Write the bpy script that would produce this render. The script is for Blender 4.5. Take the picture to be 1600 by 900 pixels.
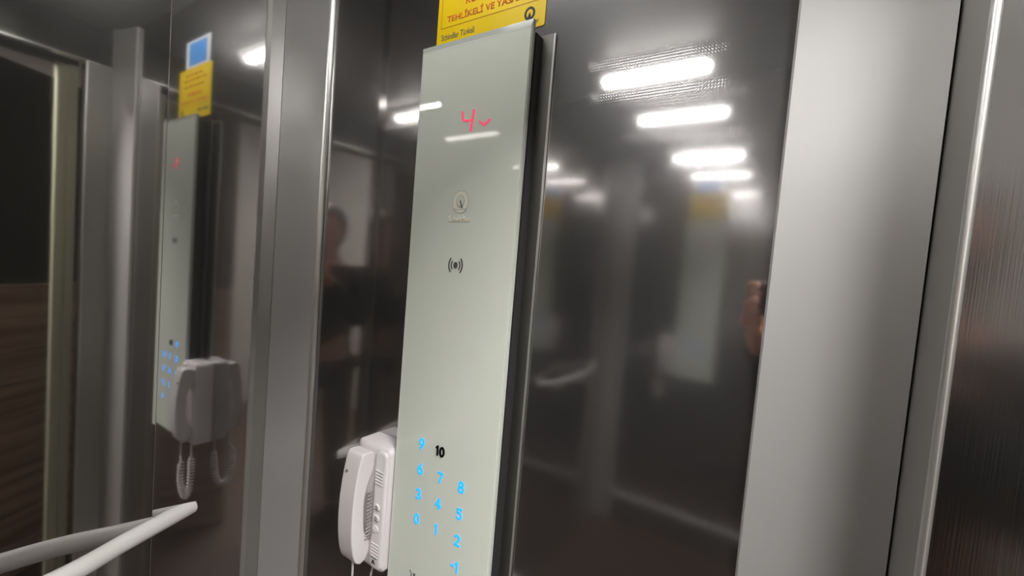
import bpy, bmesh, math, random
from mathutils import Vector, Matrix
random.seed(3)
PI = math.pi
for o in list(bpy.data.objects): bpy.data.objects.remove(o, do_unlink=True)
sc = bpy.context.scene
COL = sc.collection
# Units are metres. The origin is the camera; the car floor lies 1.46 m below it.
# +Y points square at the wall with the control panel, +X to the doorway.
# ------------------------------------------------------------------ camera
RT = Vector((0.8341, 0.5457, 0.0808)).normalized()
FW = Vector((-0.5432, 0.8380, -0.0526)).normalized()
UP = RT.cross(FW).normalized()
RT = FW.cross(UP).normalized()
cd = bpy.data.cameras.new('camera'); cam = bpy.data.objects.new('camera', cd); COL.objects.link(cam)
cd.sensor_fit = 'HORIZONTAL'; cd.sensor_width = 36.0; cd.lens = 36.0 * 676.14 / 1600.0
cd.clip_start = 0.004; cd.clip_end = 50
cam.matrix_world = Matrix(((RT.x, UP.x, -FW.x, 0), (RT.y, UP.y, -FW.y, 0), (RT.z, UP.z, -FW.z, 0), (0, 0, 0, 1)))
sc.camera = cam
# ------------------------------------------------------------------ world, exposure
w = bpy.data.worlds.new('world'); sc.world = w; w.use_nodes = True
w.node_tree.nodes['Background'].inputs[0].default_value = (0.9, 0.95, 1.0, 1)
w.node_tree.nodes['Background'].inputs[1].default_value = 0.02
sc.view_settings.view_transform = 'Standard'; sc.view_settings.look = 'None'
sc.view_settings.gamma = 1.0; sc.view_settings.use_curve_mapping = False
sc.view_settings.exposure = 0.95
LAMP = 21.0            # strength of the two ceiling tubes
LANDING_FILL = 41.0         # strength of the fill panel added over the landing, out of view
# ------------------------------------------------------------------ key dimensions
YW = 0.52              # wall with the control panel
XL = -0.920            # left wall
XR = 0.0945            # inner face of the doorway side
YO = -0.48             # wall behind the camera
ZF, ZC = -1.46, 0.65   # floor and ceiling
ZH = 0.532             # top of the doorway
YG = 0.488             # front face of the glass of the control panel

# ------------------------------------------------------------------ materials
def new_mat(name):
    m = bpy.data.materials.new(name); m.use_nodes = True
    nt = m.node_tree; return m, nt, nt.nodes['Principled BSDF']

def noise_bump(nt, b, scale, strength, dist=0.001, stretch=(1, 1, 1), detail=3):
    tc = nt.nodes.new('ShaderNodeTexCoord'); mp = nt.nodes.new('ShaderNodeMapping')
    mp.inputs['Scale'].default_value = stretch
    n = nt.nodes.new('ShaderNodeTexNoise'); n.inputs['Scale'].default_value = scale; n.inputs['Detail'].default_value = detail
    bp = nt.nodes.new('ShaderNodeBump'); bp.inputs['Strength'].default_value = strength; bp.inputs['Distance'].default_value = dist
    nt.links.new(tc.outputs['Object'], mp.inputs['Vector']); nt.links.new(mp.outputs[0], n.inputs['Vector'])
    nt.links.new(n.outputs['Fac'], bp.inputs['Height']); nt.links.new(bp.outputs[0], b.inputs['Normal'])
    return n, bp

def plain(name, col, rough=0.5, metal=0.0, bump=0, scale=200, coat=0, spec=0.5, var=0.06):
    m, nt, b = new_mat(name)
    b.inputs['Roughness'].default_value = rough; b.inputs['Metallic'].default_value = metal
    b.inputs['Coat Weight'].default_value = coat; b.inputs['Coat Roughness'].default_value = 0.01
    b.inputs['Specular IOR Level'].default_value = spec
    n, bp = noise_bump(nt, b, scale, bump)
    r = nt.nodes.new('ShaderNodeValToRGB')
    r.color_ramp.elements[0].color = tuple(c * (1 - var) for c in col) + (1,)
    r.color_ramp.elements[1].color = tuple(min(1, c * (1 + var)) for c in col) + (1,)
    nt.links.new(n.outputs['Fac'], r.inputs[0]); nt.links.new(r.outputs[0], b.inputs['Base Color'])
    return m

def steel(name, col, r1, r2, mix, weave=0.0, brush=None, bstr=0.0, blotch=0.015, metal2=1.0):
    """polished sheet steel: a tight reflection with a wide haze around it"""
    m, nt, b = new_mat(name)
    b.inputs['Metallic'].default_value = 1; b.inputs['Base Color'].default_value = col + (1,)
    b2 = nt.nodes.new('ShaderNodeBsdfPrincipled')
    b2.inputs['Metallic'].default_value = metal2; b2.inputs['Base Color'].default_value = col + (1,)
    b2.inputs['Roughness'].default_value = r2
    ms = nt.nodes.new('ShaderNodeMixShader'); ms.inputs[0].default_value = mix
    out = nt.nodes['Material Output']
    nt.links.new(b.outputs[0], ms.inputs[1]); nt.links.new(b2.outputs[0], ms.inputs[2]); nt.links.new(ms.outputs[0], out.inputs[0])
    tc = nt.nodes.new('ShaderNodeTexCoord')
    n = nt.nodes.new('ShaderNodeTexNoise'); n.inputs['Scale'].default_value = 6; n.inputs['Detail'].default_value = 5
    mr = nt.nodes.new('ShaderNodeMapRange'); mr.inputs[3].default_value = max(0.01, r1 - blotch); mr.inputs[4].default_value = r1 + blotch
    nt.links.new(tc.outputs['Object'], n.inputs['Vector']); nt.links.new(n.outputs['Fac'], mr.inputs[0]); nt.links.new(mr.outputs[0], b.inputs['Roughness'])
    h = None
    if weave:
        # fine diagonal dimple pattern pressed in the sheet
        mp = nt.nodes.new('ShaderNodeMapping'); mp.inputs['Rotation'].default_value = (0, math.radians(45), math.radians(0))
        v = nt.nodes.new('ShaderNodeTexChecker'); v.inputs['Scale'].default_value = 420
        nt.links.new(tc.outputs['Object'], mp.inputs['Vector']); nt.links.new(mp.outputs[0], v.inputs['Vector']); h = (v.outputs['Fac'], weave)
    if brush:
        mp = nt.nodes.new('ShaderNodeMapping'); mp.inputs['Scale'].default_value = brush
        v = nt.nodes.new('ShaderNodeTexNoise'); v.inputs['Scale'].default_value = 1; v.inputs['Detail'].default_value = 4
        nt.links.new(tc.outputs['Object'], mp.inputs['Vector']); nt.links.new(mp.outputs[0], v.inputs['Vector']); h = (v.outputs['Fac'], bstr)
    if h:
        bp = nt.nodes.new('ShaderNodeBump'); bp.inputs['Strength'].default_value = h[1]; bp.inputs['Distance'].default_value = 0.0005
        nt.links.new(h[0], bp.inputs['Height'])
        nt.links.new(bp.outputs[0], b.inputs['Normal']); nt.links.new(bp.outputs[0], b2.inputs['Normal'])
    return m

def glow(name, col, s):
    m, nt, b = new_mat(name)
    b.inputs['Base Color'].default_value = tuple(c * 0.25 for c in col) + (1,)
    b.inputs['Emission Color'].default_value = col + (1,); b.inputs['Emission Strength'].default_value = s
    return m

M = {}
M['steel_w'] = steel('linen_steel', (0.565, 0.558, 0.56), 0.065, 0.38, 0.18, weave=0.035)
M['steel_l'] = steel('mirror_steel', (0.62, 0.612, 0.605), 0.05, 0.36, 0.10, blotch=0.02)
M['steel_l2'] = steel('mirror_steel_plain', (0.58, 0.565, 0.55), 0.035, 0.36, 0.08, blotch=0.012)
M['steel_d'] = steel('brushed_dark_steel', (0.17, 0.168, 0.165), 0.15, 0.42, 0.25, brush=(700, 5, 5), bstr=0.12)
M['alu'] = steel('satin_aluminium', (0.64, 0.635, 0.63), 0.42, 0.62, 0.6, brush=(900, 900, 5), bstr=0.10, metal2=0.35)
M['alu2'] = steel('satin_aluminium_grey', (0.50, 0.49, 0.475), 0.33, 0.55, 0.5, brush=(900, 900, 5), bstr=0.10, metal2=0.5)
M['edge'] = plain('bright_edge', (0.86, 0.86, 0.84), 0.3, 0.9, var=0.02)
M['ceil'] = steel('ceiling_steel', (0.20, 0.195, 0.19), 0.5, 0.7, 0.6)
M['floor'] = plain('floor_vinyl', (0.085, 0.055, 0.042), 0.55, bump=0.3, scale=150, var=0.4)
M['wallpaint'] = plain('landing_paint', (0.42, 0.40, 0.37), 0.8, bump=0.2, scale=60)
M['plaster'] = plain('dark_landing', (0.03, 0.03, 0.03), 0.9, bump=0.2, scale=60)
M['post'] = plain('painted_post', (0.46, 0.46, 0.33), 0.45, var=0.03)
M['black'] = plain('black_plastic', (0.012, 0.012, 0.012), 0.45)
M['glass'] = plain('back_painted_glass', (0.82, 0.87, 0.765), 0.35, coat=1.0, scale=8, var=0.012)
M['glassedge'] = plain('glass_bevel', (0.55, 0.59, 0.53), 0.12, coat=1.0, var=0.01)
M['glassline'] = plain('ground_glass_line', (0.86, 0.90, 0.82), 0.25, coat=0.5, var=0.01)
M['housing'] = plain('housing_black', (0.03, 0.03, 0.03), 0.4)
M['plate'] = steel('plate_steel', (0.27, 0.26, 0.25), 0.30, 0.5, 0.5)
M['phone'] = plain('phone_plastic', (0.80, 0.755, 0.76), 0.38, coat=0.15, var=0.015)
M['phoneslot'] = plain('slot_shadow', (0.40, 0.37, 0.37), 0.5)
M['grey'] = plain('grey_print', (0.10, 0.10, 0.11), 0.5)
M['blackprint'] = plain('black_print', (0.01, 0.01, 0.012), 0.4)
M['cream'] = plain('cream_print', (0.95, 0.93, 0.78), 0.35, var=0.01)
M['creamdark'] = plain('cream_print_dark', (0.47, 0.50, 0.43), 0.35, var=0.01)
M['yellow'] = plain('yellow_vinyl', (0.93, 0.66, 0.0), 0.45, var=0.01)
M['redprint'] = plain('red_print', (0.72, 0.10, 0.01), 0.45)
M['brownline'] = plain('brown_print', (0.52, 0.16, 0.01), 0.45)
M['white'] = plain('white_vinyl', (0.74, 0.76, 0.78), 0.4, var=0.01)
M['blue'] = plain('blue_vinyl', (0.06, 0.30, 0.75), 0.4, var=0.02)
M['rail'] = plain('rail_paint', (0.84, 0.825, 0.80), 0.33, 0.0, bump=0.05, scale=300, coat=0.3, var=0.02)
M['joint'] = plain('rail_joint', (0.25, 0.24, 0.23), 0.4, 0.6)
M['led'] = glow('led_blue', (0.01, 0.34, 1.0), 0.8)
M['ledred'] = glow('led_red', (1.0, 0.07, 0.16), 0.45)
M['tube'] = glow('lamp_tube', (1.0, 0.985, 0.955), LAMP)
M['fill_light'] = glow('fill_panel', (1.0, 0.975, 0.95), LANDING_FILL)
M['skin'] = plain('skin', (0.62, 0.30, 0.20), 0.5, bump=0.1, scale=90, var=0.08)
M['hair'] = plain('hair', (0.035, 0.018, 0.01), 0.6, bump=0.5, scale=120)
M['coat'] = plain('dark_cloth', (0.012, 0.013, 0.018), 0.9, bump=0.4, scale=400)
M['device'] = plain('device_black', (0.012, 0.012, 0.014), 0.2, coat=0.6)

def brown_boards():
    m, nt, b = new_mat('brown_boards'); b.inputs['Roughness'].default_value = 0.6
    tc = nt.nodes.new('ShaderNodeTexCoord'); mp = nt.nodes.new('ShaderNodeMapping'); mp.inputs['Scale'].default_value = (1.5, 1.5, 30)
    n = nt.nodes.new('ShaderNodeTexNoise'); n.inputs['Scale'].default_value = 1.0; n.inputs['Detail'].default_value = 5
    r = nt.nodes.new('ShaderNodeValToRGB')
    r.color_ramp.elements[0].color = (0.26, 0.16, 0.105, 1); r.color_ramp.elements[1].color = (0.52, 0.35, 0.24, 1)
    r.color_ramp.elements[0].position = 0.35; r.color_ramp.elements[1].position = 0.7
    nt.links.new(tc.outputs['Object'], mp.inputs['Vector']); nt.links.new(mp.outputs[0], n.inputs['Vector'])
    nt.links.new(n.outputs['Fac'], r.inputs[0]); nt.links.new(r.outputs[0], b.inputs['Base Color'])
    return m
M['boards'] = brown_boards()

# ------------------------------------------------------------------ mesh helpers
def link(name, bm, mat, parent=None, bevel=0, segs=2, smooth=None, kind=None):
    bmesh.ops.recalc_face_normals(bm, faces=bm.faces)
    me = bpy.data.meshes.new(name); bm.to_mesh(me); bm.free()
    o = bpy.data.objects.new(name, me); COL.objects.link(o)
    for mt in (mat if isinstance(mat, (list, tuple)) else [mat]): me.materials.append(mt)
    if parent: o.parent = parent
    if bevel:
        md = o.modifiers.new('bevel', 'BEVEL'); md.width = bevel; md.segments = segs; md.limit_method = 'ANGLE'; md.angle_limit = math.radians(35)
    if smooth is not None:
        me.polygons.foreach_set('use_smooth', [True] * len(me.polygons))
        me.set_sharp_from_angle(angle=math.radians(smooth))
    if kind: o['kind'] = kind
    return o

def box(bm, x0, x1, y0, y1, z0, z1, mi=0):
    vs = [bm.verts.new((x, y, z)) for x in (x0, x1) for y in (y0, y1) for z in (z0, z1)]
    for f in ((0, 1, 3, 2), (4, 6, 7, 5), (0, 4, 5, 1), (2, 3, 7, 6), (0, 2, 6, 4), (1, 5, 7, 3)):
        bm.faces.new([vs[i] for i in f]).material_index = mi

def prism(bm, pts, z0, z1, axis='z', mi=0):
    """pts: closed outline; extruded along z (xy outline), y (xz outline) or x (yz outline)"""
    mk = {'z': lambda a, b, c: (a, b, c), 'y': lambda a, b, c: (a, c, b), 'x': lambda a, b, c: (c, a, b)}[axis]
    a = [bm.verts.new(mk(p[0], p[1], z0)) for p in pts]; b = [bm.verts.new(mk(p[0], p[1], z1)) for p in pts]
    n = len(pts)
    for i in range(n):
        bm.faces.new((a[i], a[(i + 1) % n], b[(i + 1) % n], b[i])).material_index = mi
    bm.faces.new(a[::-1]).material_index = mi; bm.faces.new(b).material_index = mi

def rrect(x0, x1, z0, z1, r, n=5):
    out = []
    for cx, cz, a0 in ((x1 - r, z1 - r, 0), (x0 + r, z1 - r, 90), (x0 + r, z0 + r, 180), (x1 - r, z0 + r, 270)):
        for i in range(n + 1):
            a = math.radians(a0 + 90 * i / n); out.append((cx + r * math.cos(a), cz + r * math.sin(a)))
    return out

def disc(cx, cz, rx, rz=None, n=32):
    rz = rz or rx
    return [(cx + rx * math.cos(2 * PI * i / n), cz + rz * math.sin(2 * PI * i / n)) for i in range(n)]

def tube(bm, pts, r, n=14, caps=True, mi=0):
    pts = [Vector(p) for p in pts]; rings = []; prev = None
    for i, p in enumerate(pts):
        t = (pts[min(i + 1, len(pts) - 1)] - pts[max(i - 1, 0)]).normalized()
        if prev is None:
            u = t.cross(Vector((0, 0, 1))); u = u.normalized() if u.length > 1e-3 else Vector((1, 0, 0))
        else:
            u = (prev - t * prev.dot(t)).normalized()
        prev = u; v = t.cross(u)
        rr = r[i] if isinstance(r, (list, tuple)) else r
        rings.append([bm.verts.new(p + (u * math.cos(2 * PI * k / n) + v * math.sin(2 * PI * k / n)) * rr) for k in range(n)])
    for a, b in zip(rings, rings[1:]):
        for k in range(n): bm.faces.new((a[k], a[(k + 1) % n], b[(k + 1) % n], b[k])).material_index = mi
    if caps: bm.faces.new(rings[0][::-1]).material_index = mi; bm.faces.new(rings[-1]).material_index = mi

def smoothpath(ctrl, n=10):
    P = [Vector(c) for c in ctrl]; P = [P[0] * 2 - P[1]] + P + [P[-1] * 2 - P[-2]]; out = []
    for i in range(1, len(P) - 2):
        for k in range(n):
            t = k / n; a, b, c, d = P[i - 1], P[i], P[i + 1], P[i + 2]
            out.append(0.5 * ((2 * b) + (c - a) * t + (2 * a - 5 * b + 4 * c - d) * t * t + (3 * b - a - 3 * c + d) * t ** 3))
    out.append(P[-2]); return out

def stroke(bm, pts, wd, y0, y1):
    """flat stroke of width wd along points (x, z), as a thin raised print facing the camera side"""
    pts = [Vector((p[0], p[1])) for p in pts]; L, R_ = [], []
    for i, p in enumerate(pts):
        t = (pts[min(i + 1, len(pts) - 1)] - pts[max(i - 1, 0)]).normalized(); nn = Vector((-t.y, t.x)) * wd / 2
        L.append(p + nn); R_.append(p - nn)
    prism(bm, [tuple(q) for q in L] + [tuple(q) for q in R_[::-1]], y0, y1, 'y')

def empty(name, loc, label, cat, group=None):
    o = bpy.data.objects.new(name, None); COL.objects.link(o); o.location = loc; o.empty_display_size = 0.02
    o['label'] = label; o['category'] = cat
    if group: o['group'] = group
    return o

def adopt(root):
    """parts are modelled in room coordinates; bring them into the frame of their thing"""
    for c in root.children:
        c.matrix_parent_inverse = Matrix.Translation(-Vector(root.location))

def text(name, s, x, z, y, mat, parent, cap=None, width=None, left=False, bold=0.0, slant=0.0, th=0.0006):
    """writing facing -Y; (x, z) is its centre, or its lower left corner when left"""
    cu = bpy.data.curves.new(name, 'FONT'); cu.body = s; cu.size = 1; cu.extrude = 0.0; cu.offset = bold; cu.shear = slant
    cu.resolution_u = 5
    t = bpy.data.objects.new(name + '_curve', cu); COL.objects.link(t)
    bpy.context.view_layer.update()
    dg = bpy.context.evaluated_depsgraph_get()
    me = bpy.data.meshes.new_from_object(t.evaluated_get(dg)); bpy.data.objects.remove(t, do_unlink=True)
    bm = bmesh.new(); bm.from_mesh(me); bpy.data.meshes.remove(me)
    xs = [v.co.x for v in bm.verts]; ys = [v.co.y for v in bm.verts]
    w0, h0 = max(xs) - min(xs), max(ys) - min(ys)
    sz = cap / h0 if cap else width / w0; sx = width / w0 if width else sz
    ox, oz = (min(xs), min(ys)) if left else ((max(xs) + min(xs)) / 2, (max(ys) + min(ys)) / 2)
    for v in bm.verts:
        v.co = Vector((x + (v.co.x - ox) * sx, y, z + (v.co.y - oz) * sz))
    r = bmesh.ops.extrude_face_region(bm, geom=list(bm.faces))
    for v in [g for g in r['geom'] if isinstance(g, bmesh.types.BMVert)]: v.co.y -= th
    return link(name, bm, mat, parent)

# ------------------------------------------------------------------ room shell
def struct(name, bm, mat, **k): return link(name, bm, mat, kind='structure', **k)

bm = bmesh.new(); box(bm, -1.05, 2.4, -1.7, 1.5, ZF - 0.05, ZF); struct('floor', bm, M['floor'])
bm = bmesh.new(); box(bm, -0.96, XR + 0.03, YO - 0.02, YW + 0.03, ZC, ZC + 0.03); struct('ceiling', bm, M['ceil'])
bm = bmesh.new(); box(bm, -0.93, 0.10, YW, YW + 0.02, ZF, ZC); struct('wall_front', bm, M['steel_w'])
bm = bmesh.new(); box(bm, -0.96, 0.10, YO - 0.02, YO, ZF, ZC); struct('wall_rear', bm, M['steel_w'])
# left wall: narrow mirror sheet by the corner and the wide one beside it, set a little proud
bm = bmesh.new(); box(bm, XL - 0.02, XL, 0.2955, 0.47, ZF, ZC); struct('wall_left', bm, M['steel_l'], bevel=0.0012)
bm = bmesh.new(); a = math.radians(1.0)
prism(bm, [(XL + 0.013, 0.2945), (XL + 0.013 + 0.4 * math.sin(a), YO), (XL - 0.03, YO), (XL - 0.03, 0.2945)], ZF, ZC)
struct('wall_left_rear', bm, M['steel_l2'], bevel=0.0012)
# left corner column and the narrow strip beside it
bm = bmesh.new(); prism(bm, [(-0.7975, 0.5195), (-0.7995, 0.5125), (-0.8035, 0.5105), (-0.845, 0.4985), (-0.900, 0.4795), (-0.900, 0.5195)], ZF, ZC)
struct('trim_1', bm, M['alu'], smooth=25)
bm = bmesh.new(); prism(bm, [(-0.7965, 0.5195), (-0.7975, 0.5195), (-0.7995, 0.5125), (-0.8035, 0.5105), (-0.8030, 0.5095), (-0.7985, 0.5115)], ZF, ZC)
struct('trim_2', bm, M['edge'], smooth=60)
bm = bmesh.new(); prism(bm, [(-0.9020, 0.4795), (-0.9230, 0.4600), (-0.9230, 0.5195), (-0.9020, 0.5195)], ZF, ZC)
struct('trim_3', bm, M['alu2'])
# right corner column, strip with a bright rolled edge
bm = bmesh.new(); prism(bm, [(-0.0226, 0.5195), (-0.0226, 0.5130), (-0.0205, 0.5110), (0.030, 0.5030), (0.0895, 0.4870), (0.0895, 0.5195)], ZF, ZC)
struct('trim_4', bm, M['alu'], smooth=25)
bm = bmesh.new(); prism(bm, [(0.0912, 0.4870), (0.0945, 0.4300), (0.1000, 0.4300), (0.1000, 0.5195), (0.0912, 0.5195)], ZF, ZH)
struct('trim_5', bm, M['alu2'])
bm = bmesh.new(); prism(bm, [(0.0943, 0.4302), (0.0940, 0.4275), (0.0955, 0.4255), (0.0985, 0.4255), (0.1000, 0.4275), (0.1000, 0.4302)], ZF, ZH)
struct('trim_6', bm, M['edge'], smooth=60)
# header over the doorway
bm = bmesh.new(); box(bm, XR, XR + 0.03, YO, 0.487, ZH, ZC); struct('wall_right_header', bm, M['steel_d'])
bm = bmesh.new(); box(bm, XR - 0.0015, XR + 0.03, YO, 0.487, ZH - 0.004, ZH); struct('trim_7', bm, M['edge'])
# jamb sheet of brushed steel right of the column, with the landing frame beyond
bm = bmesh.new(); box(bm, 0.1003, 0.1675, 0.4320, 0.60, ZF, ZH); struct('wall_right', bm, M['steel_d'])
bm = bmesh.new(); prism(bm, [(0.168, 0.425), (0.168, 0.405), (0.178, 0.403), (0.178, 0.380), (0.215, 0.380), (0.215, 0.425)], ZF, ZH - 0.01); struct('trim_8', bm, M['post'])
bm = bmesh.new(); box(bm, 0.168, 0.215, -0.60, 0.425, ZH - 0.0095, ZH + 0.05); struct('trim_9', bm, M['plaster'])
# landing
bm = bmesh.new(); box(bm, 2.3, 2.35, -1.6, 1.4, ZF, 1.1); box(bm, 0.215, 2.3, 1.35, 1.4, ZF, 1.1); box(bm, 0.215, 2.3, -1.6, -1.55, ZF, 1.1)
struct('wall_landing', bm, M['wallpaint'])
bm = bmesh.new(); box(bm, 0.10, 2.35, -1.6, 1.4, 1.1, 1.13); struct('ceiling_landing', bm, M['wallpaint'])
bm = bmesh.new()
d = Vector((0.50, 0.866)); p0 = Vector((0.52, -0.02)); nrm = Vector((d.y, -d.x)) * 0.03
def door_slab(bm, s0, s1, z0, z1, off=0.0):
    a = p0 + d * s0 - nrm * off; b = p0 + d * s1 - nrm * off
    prism(bm, [tuple(a), tuple(b), tuple(b + nrm), tuple(a + nrm)], z0, z1)
z = ZF + 0.01; hs = [0.145, 0.13, 0.135, 0.14, 0.13, 0.135, 0.13, 0.14, 0.13]
for hh in hs:
    door_slab(bm, 0, 0.95, z, z + hh - 0.004); z += hh
door_slab(bm, 0, 0.95, ZF + 0.01, z - 0.006, -0.2)
dr = struct('door_1', bm, M['boards'])
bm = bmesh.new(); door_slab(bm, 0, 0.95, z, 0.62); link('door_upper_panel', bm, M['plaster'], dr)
# pale skirting
for nm, x0, x1, y0, y1, ys in (('baseboard_front', -0.79, -0.03, YW - 0.008, YW, YW - 0.022), ('baseboard_rear', -0.91, 0.09, YO, YO + 0.008, YO + 0.022)):
    bm = bmesh.new(); box(bm, x0, x1, y0, y1, ZF, ZF + 0.15); bb = struct(nm, bm, M['ceil'])
    bm = bmesh.new(); box(bm, x0, x1, min(ys, y0, y1), max(ys, y0, y1), ZF + 0.15, ZF + 0.162); link('baseboard_cap', bm, M['rail'], bb)

# ------------------------------------------------------------------ control panel
PX0, PX1, PZ0, PZ1 = -0.5175, -0.3170, -0.537, 0.3235
cop = empty('control_panel', (-0.417, YW, PZ0), 'tall pale green glass lift control panel with blue floor numbers, standing off the steel wall', 'control panel')
bm = bmesh.new()
bx, bt = 0.0022, 0.0085      # ground margins of the glass: narrow at the sides, wide at the top
f = [(PX0 + bx, YG, PZ0 + bx), (PX1 - bx, YG, PZ0 + bx), (PX1 - bx, YG, PZ1 - bt), (PX0 + bx, YG, PZ1 - bt)]
g = [(PX0, YG + 0.0016, PZ0), (PX1, YG + 0.0016, PZ0), (PX1, YG + 0.0016, PZ1), (PX0, YG + 0.0016, PZ1)]
h = [(x, YG + 0.007, z_) for x, _, z_ in g]
F = [bm.verts.new(p) for p in f]; G = [bm.verts.new(p) for p in g]; H = [bm.verts.new(p) for p in h]
bm.faces.new(F).material_index = 0
for i in range(4):
    bm.faces.new((F[i], F[(i + 1) % 4], G[(i + 1) % 4], G[i])).material_index = 1
    bm.faces.new((G[i], G[(i + 1) % 4], H[(i + 1) % 4], H[i])).material_index = 1
bm.faces.new(H[::-1]).material_index = 1
glass = link('glass_front', bm, [M['glass'], M['glassedge']], cop)
bm = bmesh.new()
stroke(bm, [(PX0 + 0.0025, PZ1 - 0.0098), (PX1 - 0.0025, PZ1 - 0.0098)], 0.0022, YG - 0.0002, YG + 0.0004)
stroke(bm, [(PX1 - 0.0028, PZ1 - 0.011), (PX1 - 0.0028, PZ0 + 0.004)], 0.0010, YG - 0.0002, YG + 0.0004)
stroke(bm, [(PX0 + 0.0028, PZ1 - 0.011), (PX0 + 0.0028, PZ0 + 0.004)], 0.0008, YG - 0.0002, YG + 0.0004)
link('glass_edge_line', bm, M['glassline'], cop)
bm = bmesh.new(); box(bm, PX0 + 0.004, PX1 - 0.0035, YG + 0.007, YG + 0.0125, PZ0 + 0.004, PZ1 - 0.006); link('spacer', bm, M['black'], cop)
bm = bmesh.new(); box(bm, PX0 + 0.006, PX1 - 0.001, YG + 0.0125, YW - 0.0015, PZ0 + 0.006, PZ1 - 0.012); link('housing', bm, M['housing'], cop, bevel=0.001)
bm = bmesh.new(); prism(bm, rrect(PX0 - 0.016, PX1 + 0.019, PZ0 - 0.006, PZ1 - 0.0085, 0.004), YW - 0.0018, YW, 'y'); link('back_plate', bm, M['plate'], cop, bevel=0.0006)
bm = bmesh.new(); xr_ = PX1 + 0.0192; zt_ = PZ1 - 0.0085
prism(bm, rrect(xr_ - 0.0028, xr_, PZ0 - 0.004, zt_ - 0.001, 0.0013), YW - 0.0032, YW - 0.0016, 'y'); link('plate_rim', bm, M['edge'], cop)
# display
YT = YG - 0.0001
bm = bmesh.new()
stroke(bm, [(-0.4257, 0.2165), (-0.4247, 0.2090), (-0.4240, 0.2045), (-0.4205, 0.2022), (-0.4065, 0.2022)], 0.0030, YT - 0.0005, YT)
stroke(bm, [(-0.4045, 0.2170), (-0.4086, 0.1865)], 0.0032, YT - 0.0008, YT)
o = link('display_number', bm, M['ledred'], cop); o['label'] = 'glowing red number 4'
bm = bmesh.new(); stroke(bm, [(-0.3940, 0.1990), (-0.3842, 0.1925), (-0.3745, 0.1995)], 0.0030, YT - 0.0005, YT)
o = link('display_arrow', bm, M['ledred'], cop); o['label'] = 'small glowing red down arrow'
# emblem
bm = bmesh.new(); prism(bm, disc(-0.4172, 0.0855, 0.0148, 0.0168, 40), YT - 0.0003, YT, 'y')
em = link('emblem', bm, M['creamdark'], cop)
bm = bmesh.new(); prism(bm, disc(-0.4172, 0.0855, 0.0140, 0.0160, 40), YT - 0.0006, YT - 0.0003, 'y'); link('emblem_face', bm, M['cream'], em)
bm = bmesh.new(); prism(bm, disc(-0.4172, 0.0865, 0.0078, 0.0092, 32), YT - 0.0009, YT - 0.0006, 'y')
prism(bm, rrect(-0.4305, -0.4040, 0.0745, 0.0753, 0.0003, 2), YT - 0.0009, YT - 0.0006, 'y'); link('emblem_ring', bm, M['creamdark'], em)
bm = bmesh.new(); prism(bm, disc(-0.4172, 0.0870, 0.0068, 0.0080, 32), YT - 0.0012, YT - 0.0009, 'y'); link('emblem_centre', bm, M['glass'], em)
bm = bmesh.new(); prism(bm, [(-0.4180, 0.0870), (-0.4165, 0.0880), (-0.4118, 0.0770), (-0.4135, 0.0760)], YT - 0.0015, YT - 0.0012, 'y'); link('emblem_pointer', bm, M['grey'], em)
o = text('maker_name', 'Schindler', -0.4170, 0.0605, YT, M['cream'], cop, cap=0.0092, width=0.0435, bold=0.010, th=0.0004)
# card reader symbol
bm = bmesh.new(); cx, cz = -0.4180, -0.0070
prism(bm, disc(cx, cz, 0.0040, 0.0050, 20), YT - 0.0005, YT, 'y')
for r_, a_ in ((0.0088, 42), (0.0138, 46)):
    for s in (1, -1):
        stroke(bm, [(cx + s * r_ * math.cos(math.radians(t)) * 0.93, cz + r_ * 1.05 * math.sin(math.radians(t))) for t in range(-a_, a_ + 1, 7)], 0.0021, YT - 0.0005, YT)
link('card_reader_symbol', bm, M['grey'], cop)
# floor numbers, drawn in a rounded upright hand on a 1 x 1.6 field
def arc(cx, cy, rx, ry, a0, a1, n=14): return [(cx + rx * math.cos(math.radians(a0 + (a1 - a0) * i / n)), cy + ry * math.sin(math.radians(a0 + (a1 - a0) * i / n))) for i in range(n + 1)]
GL = {'0': [arc(0, 0, 0.40, 0.72, 90, 450, 28)], '1': [[(-0.26, 0.46), (-0.02, 0.72), (0.02, 0.72), (0.02, -0.76)]],
      '2': [arc(0, 0.34, 0.38, 0.40, 165, -30) + [(-0.40, -0.72), (0.44, -0.72)]],
      '3': [arc(-0.02, 0.37, 0.36, 0.36, 150, -85), arc(-0.02, -0.35, 0.42, 0.38, 85, -150)],
      '4': [[(0.46, -0.32), (-0.44, -0.32), (0.16, 0.76), (0.16, -0.76)]],
      '5': [[(0.38, 0.72), (-0.28, 0.72), (-0.32, 0.06)] + arc(-0.02, -0.28, 0.42, 0.46, 110, -150)],
      '6': [[(0.26, 0.76), (-0.10, 0.46), (-0.36, 0.02)] + arc(0, -0.30, 0.40, 0.44, 160, 520, 26)],
      '7': [[(-0.42, 0.72), (0.42, 0.72), (-0.10, -0.76)]],
      '8': [arc(0, 0.38, 0.34, 0.36, 90, 450, 24), arc(0, -0.36, 0.42, 0.40, 90, 450, 24)],
      '9': [[(-0.26, -0.76), (0.10, -0.46), (0.36, -0.02)] + arc(0, 0.30, 0.40, 0.44, -20, 340, 26)],
      '-': [[(-0.24, 0.0), (0.26, 0.0)]]}
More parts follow.
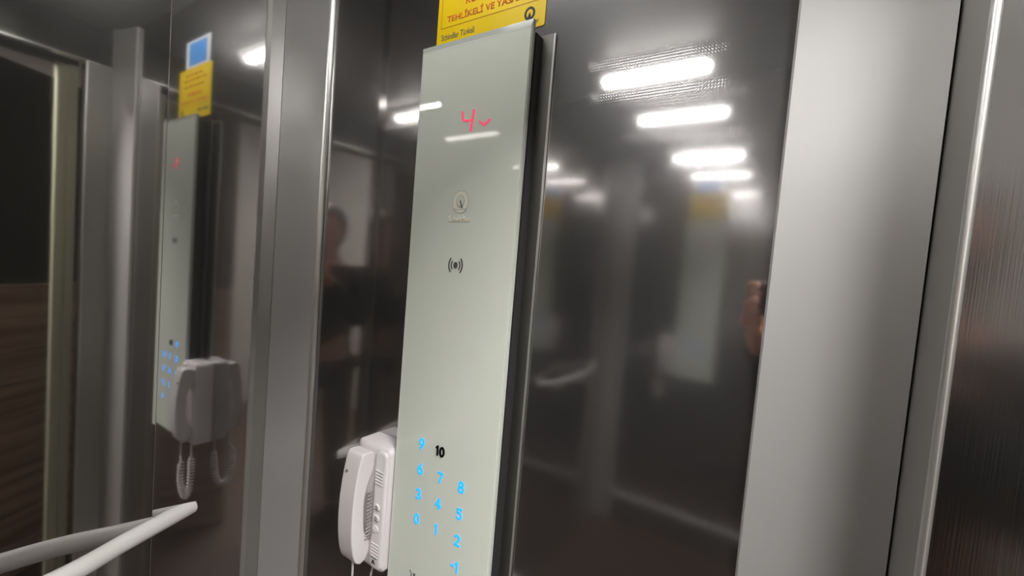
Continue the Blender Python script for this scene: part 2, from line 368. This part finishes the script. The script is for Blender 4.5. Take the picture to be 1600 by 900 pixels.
def figures(s, cx, cz, hgt, pen, mat, th, label, adv=1.05):
    bm = bmesh.new(); u = hgt / 1.6; x = cx - (len(s) - 1) * adv * u / 2
    for n_, ch in enumerate(s):
        for k_, st in enumerate(GL[ch]):
            q = [(x + p[0] * u, cz + p[1] * u) for p in st]
            for a_, b_ in zip(q, q[1:]): stroke(bm, [a_, b_], pen, YT - th, YT)
            for p in q: prism(bm, disc(p[0], p[1], pen / 2, None, 10), YT - th, YT, 'y')
        x += adv * u * (0.8 if ch == '-' else 1)
    o = link('floor_number', bm, mat, cop); o['label'] = label; return o
keys = [('9', 0, 0), ('6', 0, 1), ('3', 0, 2), ('0', 0, 3), ('7', 1, 1), ('4', 1, 2), ('1', 1, 3), ('8', 2, 1), ('5', 2, 2), ('2', 2, 3), ('-1', 2, 4)]
for s, c, r_ in keys:
    x = -0.4590 + 0.0415 * c; zz = -0.2880 - 0.0401 * r_
    figures(s, x, zz, 0.0160, 0.0027, M['led'], 0.0008, 'glowing blue number ' + s)
figures('10', -0.4215, -0.2882, 0.0142, 0.0029, M['blackprint'], 0.0014, 'black raised number 10', 1.0)
bm = bmesh.new(); cx, cz = -0.4560, -0.5030
for s in (1, -1):
    stroke(bm, [(cx + s * 0.0115 - s * 0.009, cz + 0.0065), (cx + s * 0.0045 - s * 0.0075, cz), (cx + s * 0.0115 - s * 0.009, cz - 0.0065)][::1], 0.0014, YT - 0.0005, YT)
stroke(bm, [(cx, cz + 0.0062), (cx, cz - 0.0062)], 0.0014, YT - 0.0005, YT)
stroke(bm, [(cx - 0.0100, cz + 0.0080), (cx - 0.0062, cz + 0.0035), (cx - 0.0066, cz - 0.0030)], 0.0014, YT - 0.0005, YT)
link('door_symbol', bm, M['grey'], cop)

# ------------------------------------------------------------------ signs above the panel
sg = empty('warning_sign', (-0.42, YW, 0.330), 'yellow warning sticker with red writing stuck on the steel wall right above the control panel', 'sign')
YS = YW - 0.0012
bm = bmesh.new(); prism(bm, rrect(-0.5190, -0.3185, 0.3300, 0.4690, 0.0035), YS, YW, 'y'); link('sticker', bm, M['yellow'], sg)
bm = bmesh.new(); q = [(-0.5110, 0.3665), (-0.3265, 0.3665), (-0.3265, 0.4610), (-0.5110, 0.4610)]
for a_, b_ in zip(q, q[1:] + q[:1]): stroke(bm, [a_, b_], 0.0008, YS - 0.0003, YS)
link('border_line', bm, M['brownline'], sg)
text('warning_text', 'TEHLİKELİ VE YASAKTIR', -0.4990, 0.3738, YS, M['redprint'], sg, cap=0.0128, width=0.1640, left=True, bold=0.012, th=0.0003)
text('warning_text', 'KULLANMAK', -0.4620, 0.3938, YS, M['redprint'], sg, cap=0.0108, width=0.0880, left=True, bold=0.012, th=0.0003)
bm = bmesh.new()
for zz, hw in ((0.4200, 0.055), (0.4370, 0.070), (0.4510, 0.045)):
    x = -0.4190 - hw
    while x < -0.4190 + hw:
        wl = random.uniform(0.012, 0.028); stroke(bm, [(x, zz), (x + wl, zz)], 0.0055, YS - 0.0003, YS); x += wl + 0.006
link('small_print_bars', bm, M['brownline'], sg)
text('company_text', 'Schindler Türkeli', -0.5085, 0.3470, YS, M['grey'], sg, cap=0.0095, width=0.0665, left=True, bold=0.006, th=0.0003)
lx, lz = -0.3437, 0.3508
bm = bmesh.new()
ring_o = disc(lx, lz, 0.0088, 0.0094, 36); ring_i = disc(lx, lz, 0.0054, 0.0062, 36)
ov = [[bm.verts.new((p[0], y, p[1])) for p in ring_o] for y in (YS - 0.0003, YS)]; iv = [[bm.verts.new((p[0], y, p[1])) for p in ring_i] for y in (YS - 0.0003, YS)]
for i in range(36):
    j = (i + 1) % 36
    bm.faces.new((ov[0][i], ov[0][j], iv[0][j], iv[0][i])); bm.faces.new((ov[0][i], ov[1][i], ov[1][j], ov[0][j])); bm.faces.new((iv[0][i], iv[0][j], iv[1][j], iv[1][i]))
prism(bm, [(lx - 0.0040, lz - 0.0078), (lx + 0.0040, lz - 0.0078), (lx + 0.0005, lz + 0.0012), (lx - 0.0005, lz + 0.0012)], YS - 0.0006, YS - 0.0002, 'y')
link('logo', bm, M['blackprint'], sg)
text('company_text', 'Schindler', -0.3435, 0.3390, YS, M['grey'], sg, cap=0.0056, width=0.0300, bold=0.006, th=0.0003)
ns = empty('notice_sign', (-0.43, YW, 0.47), 'blue notice with white border stuck above the yellow sticker, mirrored in the steel', 'sign')
bm = bmesh.new(); prism(bm, rrect(-0.5050, -0.3580, 0.4705, 0.5430, 0.002), YS, YW, 'y'); link('white_backing', bm, M['white'], ns)
bm = bmesh.new(); prism(bm, rrect(-0.4850, -0.3780, 0.4760, 0.5360, 0.001), YS - 0.0004, YS, 'y'); link('blue_field', bm, M['blue'], ns)

# ------------------------------------------------------------------ intercom phone
ph = empty('intercom_phone', (-0.575, YW, -0.53), 'white wall intercom telephone hanging on the steel wall left of the glass control panel', 'telephone')
BX0, BX1, BZ0, BZ1, BY = -0.602, -0.5205, -0.527, -0.316, 0.4805
def inset_block(bm, x0, x1, z0, z1, yb, yf, r, inset, n=6):
    """rounded block on the wall whose front face is drawn in by `inset`"""
    lv = [(yb, 0), (yf + inset * 0.6, 0), (yf + inset * 0.18, inset * 0.3), (yf, inset)]
    rings = []
    for y, i in lv:
        rings.append([bm.verts.new((p[0], y, p[1])) for p in rrect(x0 + i, x1 - i, z0 + i, z1 - i, max(r - i * 0.5, 0.001), n)])
    for a_, b_ in zip(rings, rings[1:]):
        k = len(a_)
        for j in range(k): bm.faces.new((a_[j], a_[(j + 1) % k], b_[(j + 1) % k], b_[j]))
    bm.faces.new(rings[-1]); bm.faces.new(rings[0][::-1])
bm = bmesh.new(); inset_block(bm, BX0, BX1, BZ0, BZ1, YW, BY, 0.010, 0.008); base = link('base', bm, M['phone'], ph, smooth=50)
# raised right half of the base with speaker slots and keys
bm = bmesh.new(); inset_block(bm, -0.5505, -0.5235, BZ0 + 0.006, BZ1 - 0.006, BY + 0.002, BY - 0.0045, 0.008, 0.0045); link('key_plate', bm, M['phone'], ph, smooth=50)
YK = BY - 0.0045
for z0 in (-0.3560, -0.4790):
    bm = bmesh.new()
    for i in range(5):
        zz = z0 - 0.0052 * i; prism(bm, rrect(-0.5465, -0.5285, zz, zz + 0.0022, 0.001, 3), YK - 0.0010, YK, 'y')
    link('speaker_grille', bm, M['phoneslot'] if False else M['phone'], ph)
    bm = bmesh.new()
    for i in range(5):
        zz = z0 - 0.0052 * i - 0.0018; prism(bm, rrect(-0.5465, -0.5285, zz, zz + 0.0014, 0.0006, 3), YK - 0.0003, YK, 'y')
    link('grille_slot', bm, M['phoneslot'], ph)
for i, zz in enumerate((-0.4150, -0.4335, -0.4515)):
    bm = bmesh.new(); prism(bm, disc(-0.5375, zz, 0.0068, 0.0062, 24), YK - 0.0022, YK, 'y'); k = link('key', bm, M['phone'], ph, bevel=0.0008)
    bm = bmesh.new(); 
    ang = range(200, 520, 20) if i < 2 else range(150, 300, 20)
    stroke(bm, [(-0.5375 + 0.0068 * math.cos(math.radians(t)), zz + 0.0062 * math.sin(math.radians(t))) for t in range(150, 331, 12)], 0.0009, YK - 0.0004, YK + 0.0001)
    if i < 2:
        stroke(bm, [(-0.5375 + 0.0024 * math.cos(math.radians(t)), zz + 0.0026 * math.sin(math.radians(t))) for t in range(-160, 161, 20)], 0.0012, YK - 0.0028, YK - 0.0022)
        stroke(bm, [(-0.5355, zz - 0.002), (-0.5335, zz - 0.0045)], 0.0012, YK - 0.0028, YK - 0.0022)
    link('key_symbol', bm, M['grey'], k)
bm = bmesh.new(); stroke(bm, [(-0.5420, -0.5125), (-0.5400, -0.5065), (-0.5385, -0.5055), (-0.5350, -0.5125)], 0.0018, YK - 0.0004, YK)
stroke(bm, [(-0.5415, -0.5100), (-0.5365, -0.5100)], 0.0014, YK - 0.0004, YK); stroke(bm, [(-0.5445, -0.5020), (-0.5320, -0.5020)], 0.0008, YK - 0.0004, YK)
stroke(bm, [(-0.5420, -0.4995), (-0.5350, -0.4995)], 0.0007, YK - 0.0004, YK)
link('printed_mark', bm, M['blackprint'], ph)
# handset: side profile in (y, z), a thin bowed grip between ear and mouth pieces, laid across x
HX0, HX1 = -0.5930, -0.5560
def spl(pts, n=6): return [(p.x, p.y) for p in smoothpath([(a, b, 0) for a, b in pts], n)]
outer = spl([(0.4640, -0.3255), (0.4550, -0.3300), (0.4480, -0.3600), (0.4430, -0.4050), (0.4430, -0.4500), (0.4470, -0.4850), (0.4540, -0.5070), (0.4640, -0.5155)])
inner = spl([(0.4740, -0.5120), (0.4800, -0.5000), (0.4800, -0.4850), (0.4745, -0.4720), (0.4680, -0.4580), (0.4650, -0.4250), (0.4660, -0.3950), (0.4720, -0.3750), (0.4790, -0.3600), (0.4800, -0.3350)])
top = [(0.4780, -0.3275)]
bm = bmesh.new(); prism(bm, outer + inner + top, HX0, HX1, 'x')
hs_ = link('handset', bm, M['phone'], ph, bevel=0.0055, segs=4); hs_.data.polygons.foreach_set('use_smooth', [True] * len(hs_.data.polygons)); hs_.data.set_sharp_from_angle(angle=math.radians(40))
bm = bmesh.new()
stroke(bm, [(-0.5870, -0.3620), (-0.5855, -0.3570), (-0.5830, -0.3565), (-0.5820, -0.3590), (-0.5835, -0.3610)], 0.0008, 0.4470, 0.4490)
link('handset_mark', bm, M['grey'], hs_)
bm = bmesh.new()
for i in range(14):
    zz = -0.3950 - i * 0.0062; box(bm, -0.5560, -0.5535, 0.4690, 0.4790, zz, zz + 0.0022)
link('grip_ribs', bm, M['phoneslot'], ph)
# cord: thin leads from handset and base, joined by a coiled loop
ctr = smoothpath([(-0.5750, 0.4640, -0.512), (-0.5750, 0.4640, -0.550), (-0.5885, 0.4610, -0.566), (-0.5920, 0.4600, -0.610), (-0.5890, 0.4680, -0.648), (-0.5800, 0.4780, -0.662),
                  (-0.5710, 0.4880, -0.648), (-0.5640, 0.4930, -0.610), (-0.5620, 0.4930, -0.568), (-0.5600, 0.4930, -0.545), (-0.5560, 0.4980, -0.522)], 14)
acc = [0.0]
for a_, b_ in zip(ctr, ctr[1:]): acc.append(acc[-1] + (b_ - a_).length)
TL = acc[-1]; fine = []; NN = 760; idx = 0
for k in range(NN + 1):
    s = TL * k / NN
    while idx < len(acc) - 2 and acc[idx + 1] < s: idx += 1
    u = (s - acc[idx]) / max(1e-9, acc[idx + 1] - acc[idx]); p = ctr[idx].lerp(ctr[idx + 1], u); t = (ctr[idx + 1] - ctr[idx]).normalized()
    e = min(1, max(0, (s - 0.05) / 0.012)) * min(1, max(0, (TL - 0.045 - s) / 0.012))
    n1 = t.cross(Vector((1, 0.2, 0))).normalized(); n2 = t.cross(n1); ph_ = s / 0.0080 * 2 * PI
    fine.append(p + (n1 * math.cos(ph_) + n2 * math.sin(ph_)) * 0.0062 * e)
bm = bmesh.new(); tube(bm, fine, 0.0019, 6); cordo = link('coiled_cord', bm, M['phone'], ph, smooth=60)

# ------------------------------------------------------------------ handrail on the left wall
ZR = -0.512
hr = empty('handrail', (XL, 0.0, ZR), 'pale round tubular handrail bowing out from the left mirrored wall near the bottom corner', 'handrail')
rp = smoothpath([(-0.905, -0.34, ZR), (-0.862, -0.27, ZR), (-0.845, -0.16, ZR), (-0.842, 0.0, ZR), (-0.848, 0.11, ZR), (-0.862, 0.185, ZR), (-0.888, 0.25, ZR), (-0.908, 0.305, ZR), (-0.9215, 0.342, ZR), (-0.9290, 0.362, ZR)], 10)
bm = bmesh.new(); tube(bm, rp, 0.0145, 24); link('rail_tube', bm, M['rail'], hr, smooth=60)
for y_, x_ in ((-0.20, -0.848), (0.045, -0.842)):
    bm = bmesh.new(); tube(bm, smoothpath([(XL + 0.004, y_, ZR - 0.05), (XL + 0.03, y_, ZR - 0.052), (x_ - 0.01, y_, ZR - 0.035), (x_, y_, ZR - 0.012)], 6), 0.005, 12)
    link('bracket', bm, M['rail'], hr, smooth=60)

# ------------------------------------------------------------------ ceiling lamps
def lamp(x0, x1, y, label):
    r = empty('ceiling_light', ((x0 + x1) / 2, y, ZC), label, 'light', 'ceiling lights of the lift')
    bm = bmesh.new(); box(bm, x0 - 0.012, x1 + 0.012, y - 0.022, y + 0.022, 0.618, ZC); link('lamp_housing', bm, M['plaster'], r, bevel=0.003)
    bm = bmesh.new(); tube(bm, [(x0, y, 0.607), (x1, y, 0.607)], 0.0105, 20); link('lamp_tube', bm, M['tube'], r, smooth=60)
    return r
lamps = [lamp(-0.57, -0.26, -0.29, 'white tube ceiling light further from the control panel, upper of the bright streaks'),
         lamp(-0.57, -0.26, 0.31, 'white tube ceiling light nearer the control panel wall, above its top')]

lp = empty('landing_fill_light', (0.80, -0.35, 1.10), 'unseen square fill light added over the landing to brighten the lower part of the lift', 'light')  # added fill, out of view: the tubes alone leave the lower half dark
bm = bmesh.new(); box(bm, 0.48, 1.12, -0.67, -0.03, 1.075, 1.10); link('fill_frame', bm, M['alu2'], lp, bevel=0.003)
bm = bmesh.new(); box(bm, 0.50, 1.10, -0.65, -0.05, 1.068, 1.074); link('fill_diffuser', bm, M['fill_light'], lp)

# ------------------------------------------------------------------ phone in the hands of the photographer
dev = empty('smartphone', tuple(FW * -0.014 + RT * 0.03 - UP * 0.03), 'black smartphone held up sideways by the person taking the picture', 'smartphone')
def frame(r_, u_, f_): return RT * r_ + UP * u_ + FW * f_
def obox(bm, r0, r1, u0, u1, f0, f1):
    vs = [bm.verts.new(frame(a_, b_, c_)) for a_ in (r0, r1) for b_ in (u0, u1) for c_ in (f0, f1)]
    for f_ in ((0, 1, 3, 2), (4, 6, 7, 5), (0, 4, 5, 1), (2, 3, 7, 6), (0, 2, 6, 4), (1, 5, 7, 3)): bm.faces.new([vs[i] for i in f_])
bm = bmesh.new(); obox(bm, -0.086, 0.090, -0.060, 0.014, -0.017, -0.009); link('phone_body', bm, M['device'], dev, bevel=0.003, segs=3)
bm = bmesh.new(); obox(bm, -0.012, 0.020, -0.012, 0.010, -0.009, -0.0065); link('camera_bump', bm, M['device'], dev, bevel=0.001)

# ------------------------------------------------------------------ person (seen only mirrored in the steel)
def skin_mesh(name, verts, edges, radii, root, mat, parent=None, sub=2):
    me = bpy.data.meshes.new(name); me.from_pydata([tuple(v) for v in verts], edges, [])
    o = bpy.data.objects.new(name, me); COL.objects.link(o)
    sk = o.modifiers.new('skin', 'SKIN'); sk.use_smooth_shade = True
    for i, r_ in enumerate(radii):
        sv = me.skin_vertices[0].data[i]; sv.radius = r_ if isinstance(r_, tuple) else (r_, r_); sv.use_root = (i == root)
    ss = o.modifiers.new('sub', 'SUBSURF'); ss.levels = sub; ss.render_levels = sub
    bpy.context.view_layer.update(); dg = bpy.context.evaluated_depsgraph_get()
    m2 = bpy.data.meshes.new_from_object(o.evaluated_get(dg)); o.modifiers.clear(); o.data = m2; bpy.data.meshes.remove(me); m2.name = name
    m2.materials.clear(); m2.materials.append(mat)
    m2.polygons.foreach_set('use_smooth', [True] * len(m2.polygons))
    if parent: o.parent = parent
    return o
pr = empty('person', (0.26, -0.36, ZF), 'person in dark clothes holding up a phone, mirrored at the edge of the steel wall', 'person')
fwd = Vector((-0.54, 0.84, 0)); side = Vector((0.84, 0.54, 0)); C0 = Vector((0.25, -0.36, 0))
def bp_(s, f_, z_): return C0 + side * s + fwd * f_ + Vector((0, 0, z_))
# body incl. head and neck, one surface (skin), clothing over it
wl = frame(-0.124, -0.078, -0.045); wr = frame(0.122, -0.075, -0.055)
V = [bp_(0, 0, -0.56), bp_(0, 0.01, -0.36), bp_(0, 0.0, -0.18), bp_(0, 0.0, -0.055), bp_(0, 0.03, 0.02), bp_(0, 0.045, 0.09), bp_(0, 0.045, 0.15), bp_(0, 0.03, 0.19),
     bp_(-0.17, -0.01, -0.12), bp_(-0.23, 0.10, -0.36), wl,
     bp_(0.17, -0.01, -0.12), bp_(0.21, 0.12, -0.36), wr,
     bp_(-0.09, 0, -0.64), bp_(-0.10, 0.01, -1.0), bp_(-0.10, -0.01, -1.38), bp_(-0.10, 0.10, -1.425),
     bp_(0.09, 0, -0.64), bp_(0.10, 0.01, -1.0), bp_(0.10, -0.01, -1.38), bp_(0.10, 0.10, -1.425)]
E = [(0, 1), (1, 2), (2, 3), (3, 4), (4, 5), (5, 6), (6, 7), (2, 8), (8, 9), (9, 10), (2, 11), (11, 12), (12, 13), (0, 14), (14, 15), (15, 16), (16, 17), (0, 18), (18, 19), (19, 20), (20, 21)]
Rr = [(0.15, 0.10), (0.14, 0.095), (0.15, 0.09), 0.055, (0.062, 0.072), (0.075, 0.095), (0.075, 0.09), (0.055, 0.07), 0.05, 0.038, 0.024, 0.05, 0.038, 0.024, 0.08, 0.055, 0.04, 0.032, 0.08, 0.055, 0.04, 0.032]
body = skin_mesh('body', V, E, Rr, 0, M['skin'], pr)
Vc = [v.copy() for v in V[:3]] + [bp_(0, 0, -0.085)] + [V[8].copy(), V[9].copy(), V[9].lerp(wl, 0.80), V[11].copy(), V[12].copy(), V[12].lerp(wr, 0.80)]
skin_mesh('jacket', Vc, [(0, 1), (1, 2), (2, 3), (2, 4), (4, 5), (5, 6), (2, 7), (7, 8), (8, 9)], [(0.165, 0.115), (0.155, 0.11), (0.165, 0.105), 0.07, 0.066, 0.054, 0.044, 0.066, 0.054, 0.044], 0, M['coat'], pr)
Vt = [V[0].copy()] + [v.copy() for v in (V[14], V[15], V[16], V[18], V[19], V[20])]
skin_mesh('trousers', Vt, [(0, 1), (1, 2), (2, 3), (0, 4), (4, 5), (5, 6)], [(0.16, 0.11), 0.09, 0.068, 0.055, 0.09, 0.068, 0.055], 0, M['coat'], pr)
for s in (-1, 1):
    bm = bmesh.new(); bmesh.ops.create_uvsphere(bm, u_segments=20, v_segments=12, radius=1)
    c = bp_(0.10 * s, 0.06, ZF + 0.045)
    for v in bm.verts: v.co = c + side * v.co.x * 0.048 + fwd * v.co.y * 0.135 + Vector((0, 0, max(v.co.z, -0.8) * 0.055))
    link('shoe', bm, M['black'], pr, smooth=60)
# hair cap, face details
bm = bmesh.new(); bmesh.ops.create_uvsphere(bm, u_segments=28, v_segments=18, radius=1)
hc = bp_(0, 0.018, 0.125)
for v in list(bm.verts):
    if v.co.y > 0.35 and v.co.z < 0.45: bm.verts.remove(v)
for v in bm.verts:
    k = 1 + 0.03 * math.sin(v.co.x * 17) * math.cos(v.co.z * 23)
    v.co = hc + (side * v.co.x * 0.094 + fwd * v.co.y * 0.112 + Vector((0, 0, v.co.z * 0.125))) * k
o = link('hair', bm, M['hair'], pr, smooth=80); o.modifiers.new('solid', 'SOLIDIFY').thickness = 0.006
def blob(name, c, rx, ry, rz, mat):
    bm = bmesh.new(); bmesh.ops.create_uvsphere(bm, u_segments=14, v_segments=10, radius=1)
    for v in bm.verts: v.co = c + side * v.co.x * rx + fwd * v.co.y * ry + Vector((0, 0, v.co.z * rz))
    return link(name, bm, mat, pr, smooth=80)
blob('nose', bp_(0, 0.138, 0.085), 0.012, 0.02, 0.022, M['skin'])
blob('mouth', bp_(0, 0.118, 0.045), 0.024, 0.012, 0.006, M['redprint'])
for s in (-1, 1):
    blob('eye', bp_(0.030 * s, 0.124, 0.108), 0.013, 0.010, 0.007, M['white']); blob('pupil', bp_(0.030 * s, 0.132, 0.108), 0.005, 0.004, 0.005, M['black'])
    blob('ear', bp_(0.080 * s, 0.035, 0.095), 0.010, 0.020, 0.030, M['skin'])
# hands: palm and five fingers closing round the ends of the phone
def hand(sgn, wrist, rc):
    palm = [wrist, frame(rc + sgn * 0.030, -0.062, -0.036), frame(rc + sgn * 0.020, -0.040, -0.030), frame(rc + sgn * 0.018, -0.018, -0.028)]
    skin_mesh('hand_palm', palm, [(0, 1), (1, 2), (2, 3)], [0.021, (0.026, 0.018), (0.028, 0.015), (0.026, 0.013)], 1, M['skin'], pr)
    for k, (u, ln) in enumerate(((0.006, 0.9), (-0.012, 1.0), (-0.031, 0.95), (-0.050, 0.75))):
        b0 = frame(rc + sgn * 0.022, u - 0.002, -0.030)
        pts = [b0, frame(rc + sgn * 0.0185, u, -0.012), frame(rc + sgn * 0.008, u + 0.001, -0.0015 - 0.001 * k), frame(rc - sgn * 0.012 * ln, u, 0.0005 if sgn > 0 else 0.0)]
        skin_mesh('finger', pts, [(0, 1), (1, 2), (2, 3)], [0.0095, 0.0092, 0.0085, 0.0072], 0, M['skin'], pr)
    pts = [frame(rc + sgn * 0.026, -0.050, -0.036), frame(rc + sgn * 0.010, -0.052, -0.032), frame(rc - sgn * 0.010, -0.046, -0.0275), frame(rc - sgn * 0.026, -0.038, -0.0265)]
    skin_mesh('thumb', pts, [(0, 1), (1, 2), (2, 3)], [0.012, 0.0115, 0.0095, 0.008], 0, M['skin'], pr)
hand(-1, wl, -0.086)
hand(1, wr, 0.090)

bpy.context.view_layer.update()
for r in (cop, sg, ns, ph, hr, dev, pr, lp, *lamps): adopt(r)
